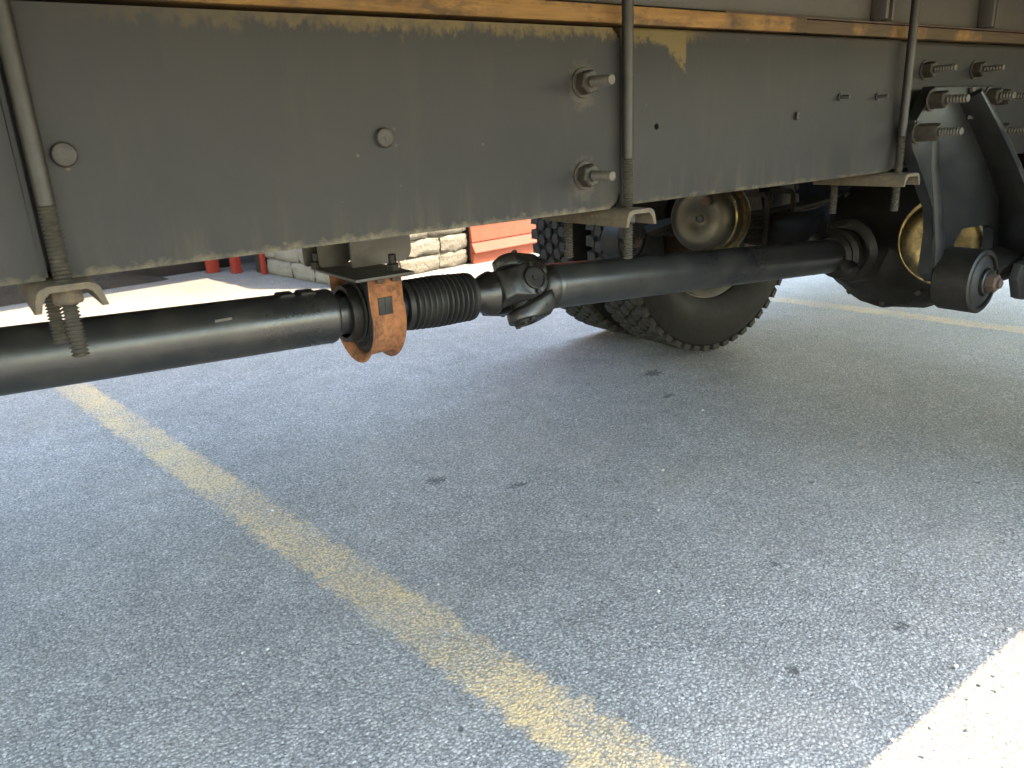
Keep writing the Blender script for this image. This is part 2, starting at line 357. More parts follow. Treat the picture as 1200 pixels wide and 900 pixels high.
def tube(bm, pts, r, n=12):
    pts = [Vector(p) for p in pts]; rings = []
    t = (pts[1] - pts[0]).normalized(); u = t.orthogonal().normalized()
    for i, p in enumerate(pts):
        t = ((pts[min(i + 1, len(pts) - 1)] - pts[max(i - 1, 0)])).normalized()
        u = (u - t * u.dot(t)).normalized(); v = t.cross(u)
        rr = r[i] if isinstance(r, (list, tuple)) else r
        rings.append([bm.verts.new(p + (u * math.cos(2 * PI * k / n) + v * math.sin(2 * PI * k / n)) * rr) for k in range(n)])
    for A, B in zip(rings[:-1], rings[1:]):
        for k in range(n): bm.faces.new((A[k], A[(k + 1) % n], B[(k + 1) % n], B[k]))
    bm.faces.new(rings[0]); bm.faces.new(rings[-1])
    return bm
def smooth_path(ctrl, n=10):
    P = [Vector(c) for c in ctrl]; P = [2 * P[0] - P[1]] + P + [2 * P[-1] - P[-2]]; out = []
    for i in range(1, len(P) - 2):
        for k in range(n):
            t = k / n; a, b, c, d = P[i - 1:i + 3]
            out.append(0.5 * ((2 * b) + (c - a) * t + (2 * a - 5 * b + 4 * c - d) * t * t + (3 * b - a - 3 * c + d) * t ** 3))
    out.append(P[-2]); return out
def hexnut(bm, p0, axis, r, h, hole=None):
    a = Vector(axis).normalized()
    return lathe(bm, [(0, 0), (0, r), (h * 0.85, r), (h, r * 0.86), (h, 0)], p0, a, 6, 0.3)
def hull(bm, pts):
    vs = [bm.verts.new(p) for p in pts]
    r = bmesh.ops.convex_hull(bm, input=vs)
    junk = list({g for g in r['geom_interior'] + r['geom_unused'] if isinstance(g, bmesh.types.BMVert)})
    if junk: bmesh.ops.delete(bm, geom=junk, context='VERTS')
    return bm
def rrect(x0, x1, z0, z1, r, corners=(1, 1, 1, 1), n=6):
    """outline in (x, z): corners bl, br, tr, tl; flag = radius multiplier"""
    out = []
    for (cx, cz, a, f) in ((x0, z0, PI, corners[0]), (x1, z0, 1.5 * PI, corners[1]), (x1, z1, 0, corners[2]), (x0, z1, 0.5 * PI, corners[3])):
        rr = r * f
        if rr < 1e-5: out.append((cx, cz)); continue
        ox = cx + (rr if cx == x0 else -rr); oz = cz + (rr if cz == z0 else -rr)
        out += [(ox + rr * math.cos(a + 0.5 * PI * i / n), oz + rr * math.sin(a + 0.5 * PI * i / n)) for i in range(n + 1)]
    return out
def plate(bm, outline, y0, y1, bev=0.0, seg=3, holes=()):
    """outline in (x, z) stood up between y0 (near side) and y1"""
    def loop(pts, y):
        vs = [bm.verts.new((x, y, z)) for x, z in pts]
        return vs, [bm.edges.new((vs[i], vs[(i + 1) % len(vs)])) for i in range(len(vs))]
    loops = [outline] + list(holes); front_edges = []; keep = []
    fr = []; bk = []
    for L in loops:
        v, e = loop(L, y0); fr.append(v); front_edges.append(e)
        v2, e2 = loop(L, y1); bk.append((v2, e2))
    if holes:
        bmesh.ops.triangle_fill(bm, use_beauty=True, edges=[e for l in front_edges for e in l])
        bmesh.ops.triangle_fill(bm, use_beauty=True, edges=[e for l in bk for e in l[1]])
    else:
        bm.faces.new(fr[0]); bm.faces.new(bk[0][0])
    for v, (v2, _) in zip(fr, bk):
        for i in range(len(v)):
            j = (i + 1) % len(v); bm.faces.new((v[i], v[j], v2[j], v2[i]))
    if bev > 0:
        bmesh.ops.bevel(bm, geom=front_edges[0], offset=bev, segments=seg, profile=0.5, affect='EDGES')
    return bm
def profile_x(bm, outline, x0, x1):
    """outline in (y, z), extruded along X"""
    A = [bm.verts.new((x0, y, z)) for y, z in outline]; B = [bm.verts.new((x1, y, z)) for y, z in outline]
    bm.faces.new(A); bm.faces.new(B)
    for i in range(len(A)):
        j = (i + 1) % len(A); bm.faces.new((A[i], A[j], B[j], B[i]))
    return bm
def circ(cx, cz, r, n=20): return [(cx + r * math.cos(2 * PI * i / n), cz + r * math.sin(2 * PI * i / n)) for i in range(n)]

# ------------------------------------------------------------------ the setting: ground and painted lines
bm = NB()
g = [-120, -30, -8, 0, 8, 30, 120]
vv = {(i, j): bm.verts.new((x, y, 0)) for i, x in enumerate(g) for j, y in enumerate(g)}
for i in range(6):
    for j in range(6): bm.faces.new((vv[i, j], vv[i + 1, j], vv[i + 1, j + 1], vv[i, j + 1]))
setp(put('asphalt_ground', bm, 'asphalt', smooth=False), 'weathered blue-grey asphalt parking ground', None, None, 'structure')
LDIR = Vector((-0.137, 1.0, 0)).normalized()
def parking_line(at, y0, y1, label):
    bm = NB(); n = 24
    vs = [[bm.verts.new((s * 0.078, y0 + (y1 - y0) * i / n, 0)) for s in (-1, 1)] for i in range(n + 1)]
    for A, B in zip(vs[:-1], vs[1:]): bm.faces.new((A[0], A[1], B[1], B[0]))
    o = put('parking_line', bm, 'line', smooth=False)
    o.location = (at[0], at[1], 0.0004); o.rotation_euler.z = math.atan2(-LDIR.x, LDIR.y)
    setp(o, label, None, None, 'structure')
parking_line((0.418, 2.13), -4.5, 1.9, 'worn yellow parking line running diagonally under the drive shaft')
parking_line((3.39, 2.10), -4.5, 2.1, 'faded yellow parking line on the ground beyond the rear axle')

# loose grit on the asphalt
bm = NB()
for k in range(170):
    if k < 26: x, y = rnd.uniform(0.86, 1.42), 0.43 + rnd.gauss(0, 0.03)
    else: x, y = rnd.uniform(-1.2, 3.8), rnd.uniform(0.2, 4.0)
    r = rnd.uniform(0.0015, 0.0042)
    mt = Matrix.Translation((x, y, r * 0.5 + 0.0035)) @ Matrix.Rotation(rnd.uniform(0, 6), 4, 'Z') @ Matrix.Diagonal((r * rnd.uniform(0.8, 1.6), r, r * 0.7, 1))
    res = bmesh.ops.create_icosphere(bm, subdivisions=1, radius=1.0, matrix=mt)
    for v in res['verts']: v.co += Vector((rnd.uniform(-1, 1), rnd.uniform(-1, 1), rnd.uniform(-1, 1))) * r * 0.25
setp(put('loose_grit', bm, 'grit', smooth=False), 'tiny pale loose grit lying on the asphalt', None, None, 'stuff')

# ------------------------------------------------------------------ background: stone pier and red shed, turned 7.6 degrees like the parking lines
BU = Vector((LDIR.y, -LDIR.x, 0)); BV = LDIR
BA = math.atan2(BU.y, BU.x)
def bl(u, v, z=0): return BU * u + BV * v + Vector((0, 0, z))

pier = empty('stone_pier', bl(2.99, 4.72), BA)
setp(pier, 'pale rough stone block pier at the left end of the red board wall', 'stone pier')
def at_root(o, root):
    o.parent = root; o.matrix_parent_inverse.identity(); return o
PU0, PU1, PV0, PV1, PH = -0.52, 0.54, -0.52, 0.50, 1.37
bm = NB(); box(bm, PU0 + 0.03, PU1 - 0.03, PV0 + 0.03, PV1 - 0.03, 0, PH - 0.02)
at_root(put('mortar_core', bm, 'mortar'), pier)
def stone_mesh(L, H, D, seed):
    bm = NB(); box(bm, -L / 2, L / 2, 0, D, -H / 2, H / 2)
    bmesh.ops.subdivide_edges(bm, edges=bm.edges[:], cuts=5, use_grid_fill=True)
    rr = random.Random(seed)
    for v in bm.verts:
        c = v.co; k = (2 * c.x / L, 2 * c.z / H)
        ex, ez = abs(k[0]), abs(k[1])
        if ex > 0.9 and ez > 0.9: c.x *= 1 - 0.07 * rr.random(); c.z *= 1 - 0.22 * rr.random()
        if c.y < 1e-4 and (ex > 0.9 or ez > 0.9): c.y += 0.004 + 0.016 * rr.random()
        nv = mnoise.noise_vector(c * 13 + Vector((seed * 3.1, seed, 0))); n2 = mnoise.noise_vector(c * 45 + Vector((seed, 0, 7)))
        c += Vector((nv.x * 0.011 + n2.x * 0.004, nv.y * 0.012 + n2.y * 0.005, nv.z * 0.010 + n2.z * 0.004))
    return mesh_of(bm, 'stone', 'stone', True, 55)
stones = [stone_mesh(L, 0.108, 0.10, i) for i, L in enumerate((0.30, 0.33, 0.36, 0.15, 0.17, 0.24, 0.27, 0.29))]
SL = (0.30, 0.33, 0.36, 0.15, 0.17, 0.24, 0.27, 0.29)
zc = 0.058; row = 0
while zc < PH - 0.02:
    hs = 1.0
    for (p0, p1, rz) in (((PU0, PV0), (PU1, PV0), 0), ((PU0, PV1), (PU0, PV0), -PI / 2)):
        p0 = Vector((*p0, 0)); p1 = Vector((*p1, 0)); d = (p1 - p0); L = d.length; d.normalize()
        s = 0.0; k = 0
        while s < L - 0.02:
            i = rnd.randrange(8)
            if k == 0 and row % 2: i = 3
            w = SL[i] * rnd.uniform(0.92, 1.06)
            if L - s - w < 0.14: w = L - s
            o = link('stone', stones[i], None); at_root(o, pier)
            c = p0 + d * (s + w / 2)
            o.location = (c.x + (0.0 if rz == 0 else rnd.uniform(0, 0.012)), c.y + (rnd.uniform(0, 0.012) if rz == 0 else 0), zc + rnd.uniform(-0.003, 0.003))
            o.rotation_euler = (0, rnd.uniform(-0.02, 0.02), rz); o.scale = ((w - 0.010) / SL[i], 1, rnd.uniform(0.96, 1.02))
            s += w; k += 1
    zc += 0.113; row += 1

shed = empty('red_shed', bl(4.5, 5.0), BA)
setp(shed, 'orange-red board shed with dark open bay and red posts behind the truck', 'shed')
def sb(name, u0, u1, v0, v1, z0, z1, mat, bev=0.0, label=None):
    bm = NB(); box(bm, u0 - 4.5, u1 - 4.5, v0 - 5.0, v1 - 5.0, z0, z1, bev)
    o = put(name, bm, mat, None, label); at_root(o, shed); return o
sb('wall_frame', 3.55, 5.62, 4.20, 9.0, 0.02, 2.55, 'darkwood')
# base board, sloped drip moulding, then lap boards
def board(name, pr, z, mat='redboard'):
    bm = NB(); A = [bm.verts.new((0, y, q)) for y, q in pr]; B = [bm.verts.new((2.0, y, q)) for y, q in pr]; n = len(pr)
    bm.faces.new(A); bm.faces.new(B)
    for i in range(n): bm.faces.new((A[i], A[(i + 1) % n], B[(i + 1) % n], B[i]))
    me = mesh_of(bm, name, mat, False); return me
lap = board('siding_board', [(0, 0.0), (-0.024, 0.0), (-0.026, 0.004), (-0.012, 0.150), (0, 0.150)], 0)
for nm, me, z in [('base_board', board('base_board', [(0, 0), (-0.030, 0), (-0.030, 0.068), (0, 0.068)], 0), 0.004), ('drip_moulding', board('drip_moulding', [(0, 0), (-0.052, 0.0), (-0.054, 0.006), (-0.020, 0.072), (0, 0.072)], 0), 0.0755)] + [('siding_board', lap, 0.151 + 0.153 * i) for i in range(15)]:
    o = link(nm, me); at_root(o, shed); o.location = (3.545 - 4.5, 4.205 - 5.0, z)
sb('end_trim', 5.546, 5.64, 4.17, 4.26, 0.0, 2.5, 'redboard', 0.004)
sb('back_corner_trim', 2.443, 2.472, 5.19, 5.23, 0.0, 2.45, 'redpost', 0.003)
sb('post', 2.223, 2.312, 5.62, 5.67, 0.0, 2.5, 'redpost', 0.006)
sb('post', 2.330, 2.392, 5.42, 5.48, 0.0, 2.5, 'redpost', 0.006)
for u in (-0.4, -2.9): sb('post', u, u + 0.12, 5.62, 5.73, 0.0, 2.5, 'redpost', 0.006)
sb('back_wall', -4.0, 3.55, 8.4, 8.5, 0.0, 2.5, 'darkwood')
sb('end_wall', -4.1, -4.0, 5.7, 8.5, 0.0, 2.5, 'darkwood')
sb('bay_lining', 2.47, 3.53, 5.28, 5.36, 0.0, 2.5, 'darkwood')
sb('floor_board', -4.0, 2.5, 5.80, 8.4, 0.0, 0.16, 'darkwood', 0.01)
sb('roof', -4.3, 5.9, 4.52, 9.2, 2.56, 2.68, 'shingle', 0.01)  # unseen roof; eave brought forward so its shadow darkens the bay
sb('roof_over_gable', 3.3, 5.9, 3.95, 4.52, 2.56, 2.68, 'shingle', 0.01)
sb('fascia', -4.3, 3.3, 4.49, 4.518, 2.50, 2.66, 'redboard')
# dark brown strip rising towards the open bay
bm = NB(); nx, nyy = 60, 10; G = []
for i in range(nx + 1):
    rowv = []
    for j in range(nyy + 1):
        u = -4.0 + 5.95 * i / nx; t = j / nyy; v = 5.62 + 0.22 * t + 0.10 * mnoise.noise(Vector((u * 2.2, 3.1, 0))) * (1 - t)
        h = 0.13 * t ** 0.7 * (0.8 + 0.5 * mnoise.noise(Vector((u * 3, v * 3, 0)))) + 0.012 * mnoise.noise(Vector((u * 18, v * 18, 0))) * t
        h *= min(1, (1.95 - u) / 0.35 + 0.02)
        rowv.append(bm.verts.new(bl(u, v, 0.002 + max(0, h))))
    G.append(rowv)
for i in range(nx):
    for j in range(nyy): bm.faces.new((G[i][j], G[i + 1][j], G[i + 1][j + 1], G[i][j + 1]))
setp(put('dark_bank', bm, 'umber'), 'low dark brown strip banked against the open shed bay', None, None, 'structure')

# ------------------------------------------------------------------ the truck
CY = 1.26
truck = empty('truck', (0, CY, 0))
setp(truck, 'heavy truck seen from below with grey frame rail, black drive shaft and dual wheels', 'truck')

# frame rails (C sections) near and far
def c_section(y, s, z0, z1, fl=0.085, th=0.008, r=0.010):
    yo, yi = y, y + s * fl
    pts = []
    def arc(cy, cz, a0, a1, rr):
        for i in range(5):
            a = a0 + (a1 - a0) * i / 4; pts.append((cy + s * rr * math.cos(a), cz + rr * math.sin(a)))
    pts.append((yi, z0)); arc(yo + s * r, z0 + r, 1.5 * PI, PI, r); arc(yo + s * r, z1 - r, PI, 0.5 * PI, r)
    pts.append((yi, z1)); pts.append((yi, z1 - th)); pts.append((yo + s * th, z1 - th)); pts.append((yo + s * th, z0 + th)); pts.append((yi, z0 + th))
    return pts
bm = NB(); profile_x(bm, c_section(0.836, 1, 0.7745, 1.009), -3.4, 5.0)
rail = put('frame_rail', bm, 'rail', truck, 'dark grey near frame rail with dusty lower edge')
bm = NB(); profile_x(bm, c_section(2 * CY - 0.836, -1, 0.7745, 1.009), -3.4, 5.0)
put('frame_rail', bm, 'rail', truck)
# reinforcement plates
bm = NB(); plate(bm, rrect(0.064, 0.7735, 0.771, 1.0045, 0.017, (0.15, 1.2, 0.8, 0.2)), 0.8175, 0.8345, 0.0055)
put('reinforcement_plate', bm, 'rail', truck)
bm = NB(); plate(bm, rrect(0.782, 1.510, 0.772, 1.0075, 0.02, (0.3, 1.3, 1.3, 0.2)), 0.8245, 0.8347, 0.0045, 3, (circ(0.852, 0.878, 0.0045),))
put('reinforcement_plate', bm, 'rail', truck)
bm = NB(); plate(bm, rrect(-1.9, 0.0605, 0.771, 1.0045, 0.017, (0.15, 0.15, 0.2, 0.3)), 0.8215, 0.8348, 0.005)
put('reinforcement_plate', bm, 'rail', truck)
# ochre sill strip between rail and body: two lengths butting with a step
bm = NB(); box(bm, -3.3, 1.202, 0.828, 0.915, 1.0115, 1.0345, 0.0025); put('sill_strip', bm, 'wood', truck, 'ochre spacer strip lying on the frame rail')
bm = NB(); box(bm, 1.205, 3.9, 0.831, 0.915, 1.0115, 1.0325, 0.0025); put('sill_strip', bm, 'wood', truck)
bm = NB(); box(bm, -3.3, 3.9, 2 * CY - 0.915, 2 * CY - 0.83, 1.0115, 1.0345, 0.0025); put('sill_strip', bm, 'wood', truck)
bm = NB(); box(bm, 1.0, 3.9, 0.8295, 0.84, 1.0335, 1.0365, 0.001); put('sill_lip', bm, 'rustdark', truck)
# body sills, cross bearers, floor, side rails, cargo walls
for y0, y1 in ((0.842, 0.91), (2 * CY - 0.91, 2 * CY - 0.842)):
    bm = NB(); box(bm, -1.5, 5.0, y0, y1, 1.0375, 1.478, 0.004); s = put('body_sill', bm, 'sill', truck)
    if y0 < 1:
        for x in (0.62, 1.405, 1.80):
            bm = NB(); box(bm, x, x + 0.010, 0.812, 0.8415, 1.0385, 1.155, 0.002); put('gusset', bm, 'sill', s)
            bm = NB(); box(bm, x + 0.034, x + 0.041, 0.820, 0.8415, 1.0385, 1.155, 0.002); put('gusset', bm, 'sill', s)
for k in range(15):
    x = -1.42 + k * 0.445
    bm = NB(); box(bm, x, x + 0.05, 0.088, 2.55, 1.480, 1.538, 0.004); put('cross_bearer', bm, 'deck', truck)
bm = NB(); box(bm, -1.5, 5.1, 0.083, 2.556, 1.540, 1.57); put('floor', bm, 'deck', truck)  # unseen floor: pale, high and cut short in front to light the ground
for y0, y1, zb in ((0.040, 0.081, 1.147), (2.559, 2.60, 1.50)):  # near rail dropped low to shade the frame; far one kept high for light
    bm = NB(); box(bm, -1.5, 5.1, y0, y1, zb, 1.62, 0.004); put('side_rail', bm, 'boxpaint', truck)
    bm = NB(); box(bm, -1.5, 5.1, y0 + 0.003, y1 - 0.003, 1.621, 3.2, 0.004); put('cargo_wall', bm, 'boxpaint', truck)
bm = NB(); box(bm, -1.45, 5.05, 0.084, 0.838, 1.165, 1.476, 0.006); put('side_shade_box', bm, 'hanger', truck)  # unseen box added under the body to darken the top of the rail
for x0, x1 in ((-1.5, -1.46), (5.06, 5.1)):
    bm = NB(); box(bm, x0, x1, 0.083, 2.556, 1.572, 3.2, 0.004); put('cargo_wall', bm, 'boxpaint', truck)
bm = NB(); box(bm, -1.5, 5.1, 0.039, 2.601, 3.202, 3.25, 0.01); put('cargo_roof', bm, 'boxpaint', truck)

# body clamps: two rods, inverted channel under the rail, nuts
RODR = 0.0078
for ci, x in enumerate((0.0705, 0.7775, 1.4895)):
    c = empty('body_clamp', (0, 0, 0)); c.parent = truck; c.matrix_parent_inverse = truck.matrix_basis.inverted()
    zt = 0.838
    bm = NB(); cyl(bm, (x, 0.8065, zt), (x, 0.8065, 1.40), RODR, 20); put('rod', bm, 'rod', c)
    bm = NB(); thread(bm, (x, 0.8065, 0.699), (x, 0.8065, zt), RODR * 1.04, 0.0036, 18); put('threaded_end', bm, 'thread', c)
    bm = NB(); cyl(bm, (x - 0.004, 0.935, 0.775), (x - 0.004, 0.935, 1.40), RODR, 16); put('rod', bm, 'rod', c)
    bm = NB(); thread(bm, (x - 0.004, 0.935, 0.688), (x - 0.004, 0.935, 0.775), RODR * 1.04, 0.0036, 16); put('threaded_end', bm, 'thread', c)
    # channel: swept U with rounded shoulders, slightly splayed
    w, th, ztop, zb = 0.027, 0.0058, 0.7705, 0.7475
    def U(off):
        o = []; ww = w - off; zt2 = ztop - off; rr = 0.011 - off * 0.8
        o.append((-ww - 0.003, zb)); o.append((-ww, zt2 - rr))
        for i in range(1, 6): a = PI - 0.5 * PI * i / 5; o.append((-ww + rr + rr * math.cos(a), zt2 - rr + rr * math.sin(a)))
        for i in range(0, 5): a = 0.5 * PI - 0.5 * PI * i / 5; o.append((ww - rr + rr * math.cos(a), zt2 - rr + rr * math.sin(a)))
        o.append((ww, zt2 - rr)); o.append((ww + 0.003, zb)); return o
    outl = [(x + a, b) for a, b in U(0) + U(th)[::-1]]
    bm = NB(); plate(bm, outl, 0.781 - 0.002 * ci, 0.968, 0.0012, 2)
    put('clamp_channel', bm, 'tan', c)
    bm = NB()
    hexnut(bm, (x, 0.8065, ztop - th - 0.0005), (0, 0, -1), 0.0145, 0.014); put('nut', bm, 'tan' if ci == 0 else 'rod', c)
    bm = NB(); hexnut(bm, (x - 0.004, 0.935, ztop - th - 0.0005), (0, 0, -1), 0.0145, 0.014); put('nut', bm, 'rod', c)

# fasteners on the plates
def stud(x, z, y, length, r=0.0075, nutr=0.0155, nh=0.016, washer=True, mat='fastener', nutmat='fastener', tip=True):
    bm = NB()
    if washer: cyl(bm, (x, y, z), (x, y - 0.0028, z), nutr * 1.22, 24, 0.0006)
    hexnut(bm, (x, y - 0.0028, z), (0, -1, 0), nutr, nh)
    o = put('stud_nut', bm, nutmat, truck, None, True, 25)
    bm = NB(); thread(bm, (x, y - nh - 0.0026, z), (x, y - length + 0.003, z), r, 0.0050 if r < 0.0074 or r > 0.008 else 0.0066, 20); cyl(bm, (x, y - length + 0.003, z), (x, y - length, z), r * 0.86, 14, 0.001); put('threaded_stud', bm, 'thread', o, None, True, 20)
for (x, z) in ((0.707, 0.937), (0.707, 0.820)): stud(x, z, 0.8173, 0.056)
def headbolt(x, z, y, r=0.0112):
    bm = NB(); cyl(bm, (x, y, z), (x, y - 0.002, z), r * 1.0, 28, 0.0005)
    lathe(bm, [(0, r * 0.97), (0.0020, r * 0.95), (0.0034, r * 0.86), (0.0042, r * 0.62), (0.0046, r * 0.30), (0.0047, 0)], (x, y - 0.002, z), (0, -1, 0), 28)
    o = put('bolt_head', bm, 'fastener', truck, None, True, 30)
    bm = NB(); box(bm, x - 0.0035, x + 0.0035, y - 0.0073, y - 0.0060, z - 0.0008, z + 0.0008); box(bm, x - 0.0009, x + 0.0009, y - 0.0074, y - 0.0060, z - 0.0035, z + 0.0035)
    put('raised_mark', bm, 'fastener', o)
headbolt(0.412, 0.881, 0.8173); headbolt(0.094, 0.880, 0.8173)
for (x, z, l) in ((1.302, 0.911, 0.020), (1.420, 0.910, 0.022)):
    bm = NB(); cyl(bm, (x, 0.8242, z), (x, 0.8205, z), 0.0062, 16, 0.0008); thread(bm, (x, 0.8206, z), (x, 0.8242 - l, z), 0.0034, 0.0016, 10); put('screw', bm, 'rod', truck)
bm = NB(); hull(bm, [Vector((1.178 + a, 0.8242 - b, 0.884 + c)) for a, c in ((-0.003, -0.005), (0.001, -0.007), (0.004, 0.002), (0.003, 0.006), (-0.002, 0.004)) for b in (0.0, 0.006)])
put('weld_stub', bm, 'rod', truck)
stud(1.600, 0.957, 0.8355, 0.060, 0.0072, 0.0150, 0.018); stud(1.800, 0.958, 0.8355, 0.058, 0.0072, 0.0150, 0.018)

# ---------------- spring hangers, springs
def hanger(mir):
    def Y(y): return 2 * CY - y if mir else y
    W = [(1.565, 0.925), (1.545, 0.905), (1.530, 0.882), (1.505, 0.866), (1.497, 0.842), (1.508, 0.812), (1.56, 0.755), (1.618, 0.690), (1.630, 0.640), (1.625, 0.560), (1.66, 0.535),
         (1.715, 0.590), (1.722, 0.622), (1.745, 0.642), (1.86, 0.640), (1.895, 0.625), (1.905, 0.595), (1.90, 0.545), (1.97, 0.52), (2.02, 0.545), (1.975, 0.650), (1.86, 0.770), (1.805, 0.925)]
    if mir: W = W[:13] + [(1.745, 0.642), (1.79, 0.642), (1.79, 0.925)]
    bm = NB(); plate(bm, W, 0.792, 0.816, 0.004, 2)
    bm2 = bm
    if mir:
        for v in bm2.verts: v.co.y = Y(v.co.y)
    h = put('spring_hanger', bm2, 'hanger', truck, 'dark cast spring hanger bolted to the rail')
    # vertical raised rib along the front edge
    bm = NB(); tube(bm, [Vector((a, Y(b), c)) for a, b, c in ((1.585, 0.789, 0.842), (1.598, 0.788, 0.78), (1.628, 0.786, 0.70), (1.652, 0.784, 0.62), (1.66, 0.784, 0.56))], [0.012, 0.016, 0.018, 0.018, 0.016], 14)
    for v in bm.verts: v.co.y = Y(0.7935) + (v.co.y - Y(0.787)) * 0.42
    put('raised_rib', bm, 'hanger', h)
    bm = NB(); tube(bm, [Vector((a, Y(b), c)) for a, b, c in ((1.700, 0.790, 0.922), (1.703, 0.789, 0.90), (1.706, 0.789, 0.862))], 0.0085, 10)
    put('raised_rib', bm, 'hanger', h)
    # diagonal gusset standing out of the web, running down into the outer leg
    prs = [((1.668, 0.794, 0.898), (1.662, 0.752, 0.915)), ((1.745, 0.794, 0.838), (1.738, 0.738, 0.842)), ((1.83, 0.794, 0.765), (1.822, 0.728, 0.762)), ((1.905, 0.794, 0.69), (1.868, 0.708, 0.685)),
           ((1.93, 0.790, 0.60), (1.862, 0.690, 0.61)), ((1.92, 0.780, 0.54), (1.845, 0.685, 0.535))]
    prs = [(Vector(a), Vector(b)) for a, b in prs]; bm = NB(); rings = []
    for i, (a, b) in enumerate(prs):
        t = (prs[min(i + 1, len(prs) - 1)][0] - prs[max(i - 1, 0)][0]).normalized(); nn = t.cross(b - a).normalized() * 0.0065
        rings.append([bm.verts.new(Vector((q.x, Y(q.y), q.z))) for q in (a - nn, b - nn, b + nn, a + nn)])
    for A, B in zip(rings[:-1], rings[1:]):
        for k in range(4): bm.faces.new((A[k], A[(k + 1) % 4], B[(k + 1) % 4], B[k]))
    bm.faces.new(rings[0]); bm.faces.new(rings[-1])
    bmesh.ops.bevel(bm, geom=bm.edges[:], offset=0.002, segments=2, profile=0.5, affect='EDGES')
    if mir: bm.free()
    else: put('gusset_rib', bm, 'hanger', h)
    # outer leg with pin boss
    L = [(1.775, 0.500), (1.80, 0.492), (1.83, 0.505), (1.875, 0.56), (1.885, 0.69), (1.855, 0.69), (1.845, 0.60), (1.80, 0.575), (1.765, 0.572), (1.752, 0.54)]
    bm = NB(); plate(bm, L, 0.672, 0.690, 0.004, 2)
    if mir:
        for v in bm.verts: v.co.y = Y(v.co.y)
    if mir: bm.free()
    else: put('outer_leg', bm, 'hanger', h)
    # spring eye: sleeve, rubber bush, washer, pin
    ey = empty('spring_eye'); ey.parent = truck; ey.matrix_parent_inverse = truck.matrix_basis.inverted()
    ex, ez = 1.700, 0.540; s = -1 if not mir else -1
    ya, yb = (0.715, 0.792) if not mir else (1.742, 1.819)
    bm = NB(); lathe(bm, [(0, 0.055), (0, 0.0625), (0.003, 0.066), (yb - ya - 0.003, 0.066), (yb - ya, 0.0625), (yb - ya, 0.055)], (ex, ya, ez), (0, 1, 0), 40, closed=True)
    put('sleeve', bm, 'cast', ey)
    bm = NB(); lathe(bm, [(0.006, 0.0555), (0.004, 0.048), (-0.002, 0.040), (-0.003, 0.030), (0.004, 0.026), (0.004, 0.0)], (ex, ya, ez), (0, 1, 0), 40); put('rubber_bush', bm, 'rubber', ey)
    bm = NB(); cyl(bm, (ex, ya + 0.004, ez), (ex, ya - 0.010, ez), 0.026, 28, 0.002); put('washer', bm, 'hanger', ey)
    bm = NB(); hexnut(bm, (ex, ya - 0.010, ez), (0, -1, 0), 0.0185, 0.018); cyl(bm, (ex, ya - 0.02, ez), (ex, ya - 0.034, ez), 0.0095, 18, 0.001); put('pin_nut', bm, 'rustdark', ey, 'rusty pin nut', True, 25)
    # leaf pack
    sp = empty('leaf_spring'); sp.parent = truck; sp.matrix_parent_inverse = truck.matrix_basis.inverted()
    for k in range(6):
        x0, x1 = 1.725 + 0.06 * k + (0.03 if k else 0), 3.15 - 0.09 * k; bm = NB(); rg = []; n = 22
        for i in range(n + 1):
            x = x0 + (x1 - x0) * i / n; z = 0.560 + 0.075 * ((x - 2.42) / 0.70) ** 2 - 0.0145 * k - 0.09 * max(0, (2.05 - x) / 0.33) ** 1.5
            rg.append([bm.verts.new((x, y, zz)) for y, zz in ((ya, z - 0.006), (yb, z - 0.006), (yb, z + 0.006), (ya, z + 0.006))])
        for A, B in zip(rg[:-1], rg[1:]):
            for q in range(4): bm.faces.new((A[q], A[(q + 1) % 4], B[(q + 1) % 4], B[q]))
        bm.faces.new(rg[0]); bm.faces.new(rg[-1]); put('leaf', bm, 'spring', sp)
    for dx in (-0.075, 0.075):
        bm = NB(); yi, yo = ya - 0.012, yb + 0.012
        tube(bm, [(2.42 + dx, yi, 0.40), (2.42 + dx, yi, 0.615), (2.42 + dx, yi + 0.008, 0.628), (2.42 + dx, yo - 0.008, 0.628), (2.42 + dx, yo, 0.615), (2.42 + dx, yo, 0.40)], 0.010, 12); put('axle_u_bolt', bm, 'spring', sp)
    bm = NB(); box(bm, 3.08, 3.20, ya - 0.01, yb + 0.01, 0.62, 0.80, 0.006); put('rear_shackle', bm, 'hanger', sp)
    return h
hanger(False); hanger(True)
stud(1.553, 0.900, 0.7918, 0.068, 0.0085, 0.0165, 0.028); stud(1.514, 0.843, 0.7918, 0.082, 0.0085, 0.0165, 0.040, mat='steel')
stud(1.905, 0.902, 0.8355, 0.085, 0.0085, 0.0165, 0.030); stud(1.925, 0.832, 0.8355, 0.075, 0.0085, 0.0165, 0.030)
stud(1.78, 0.903, 0.7918, 0.05, 0.0085, 0.0165, 0.022)

# ---------------- cross members
for x, m2 in ((-2.2, 'deck'), (-0.9, 'deck'), (0.60, 'steel'), (2.05, 'cast'), (3.3, 'cast')):
    bm = NB(); box(bm, x, x + 0.008, 0.846, 2 * CY - 0.846, 0.80, 0.985, 0.002); box(bm, x - 0.06, x - 0.0005, 0.846, 2 * CY - 0.846, 0.977, 0.985, 0.002); box(bm, x - 0.06, x - 0.0005, 0.846, 2 * CY - 0.846, 0.80, 0.808, 0.002)
    put('cross_member', bm, m2, truck)

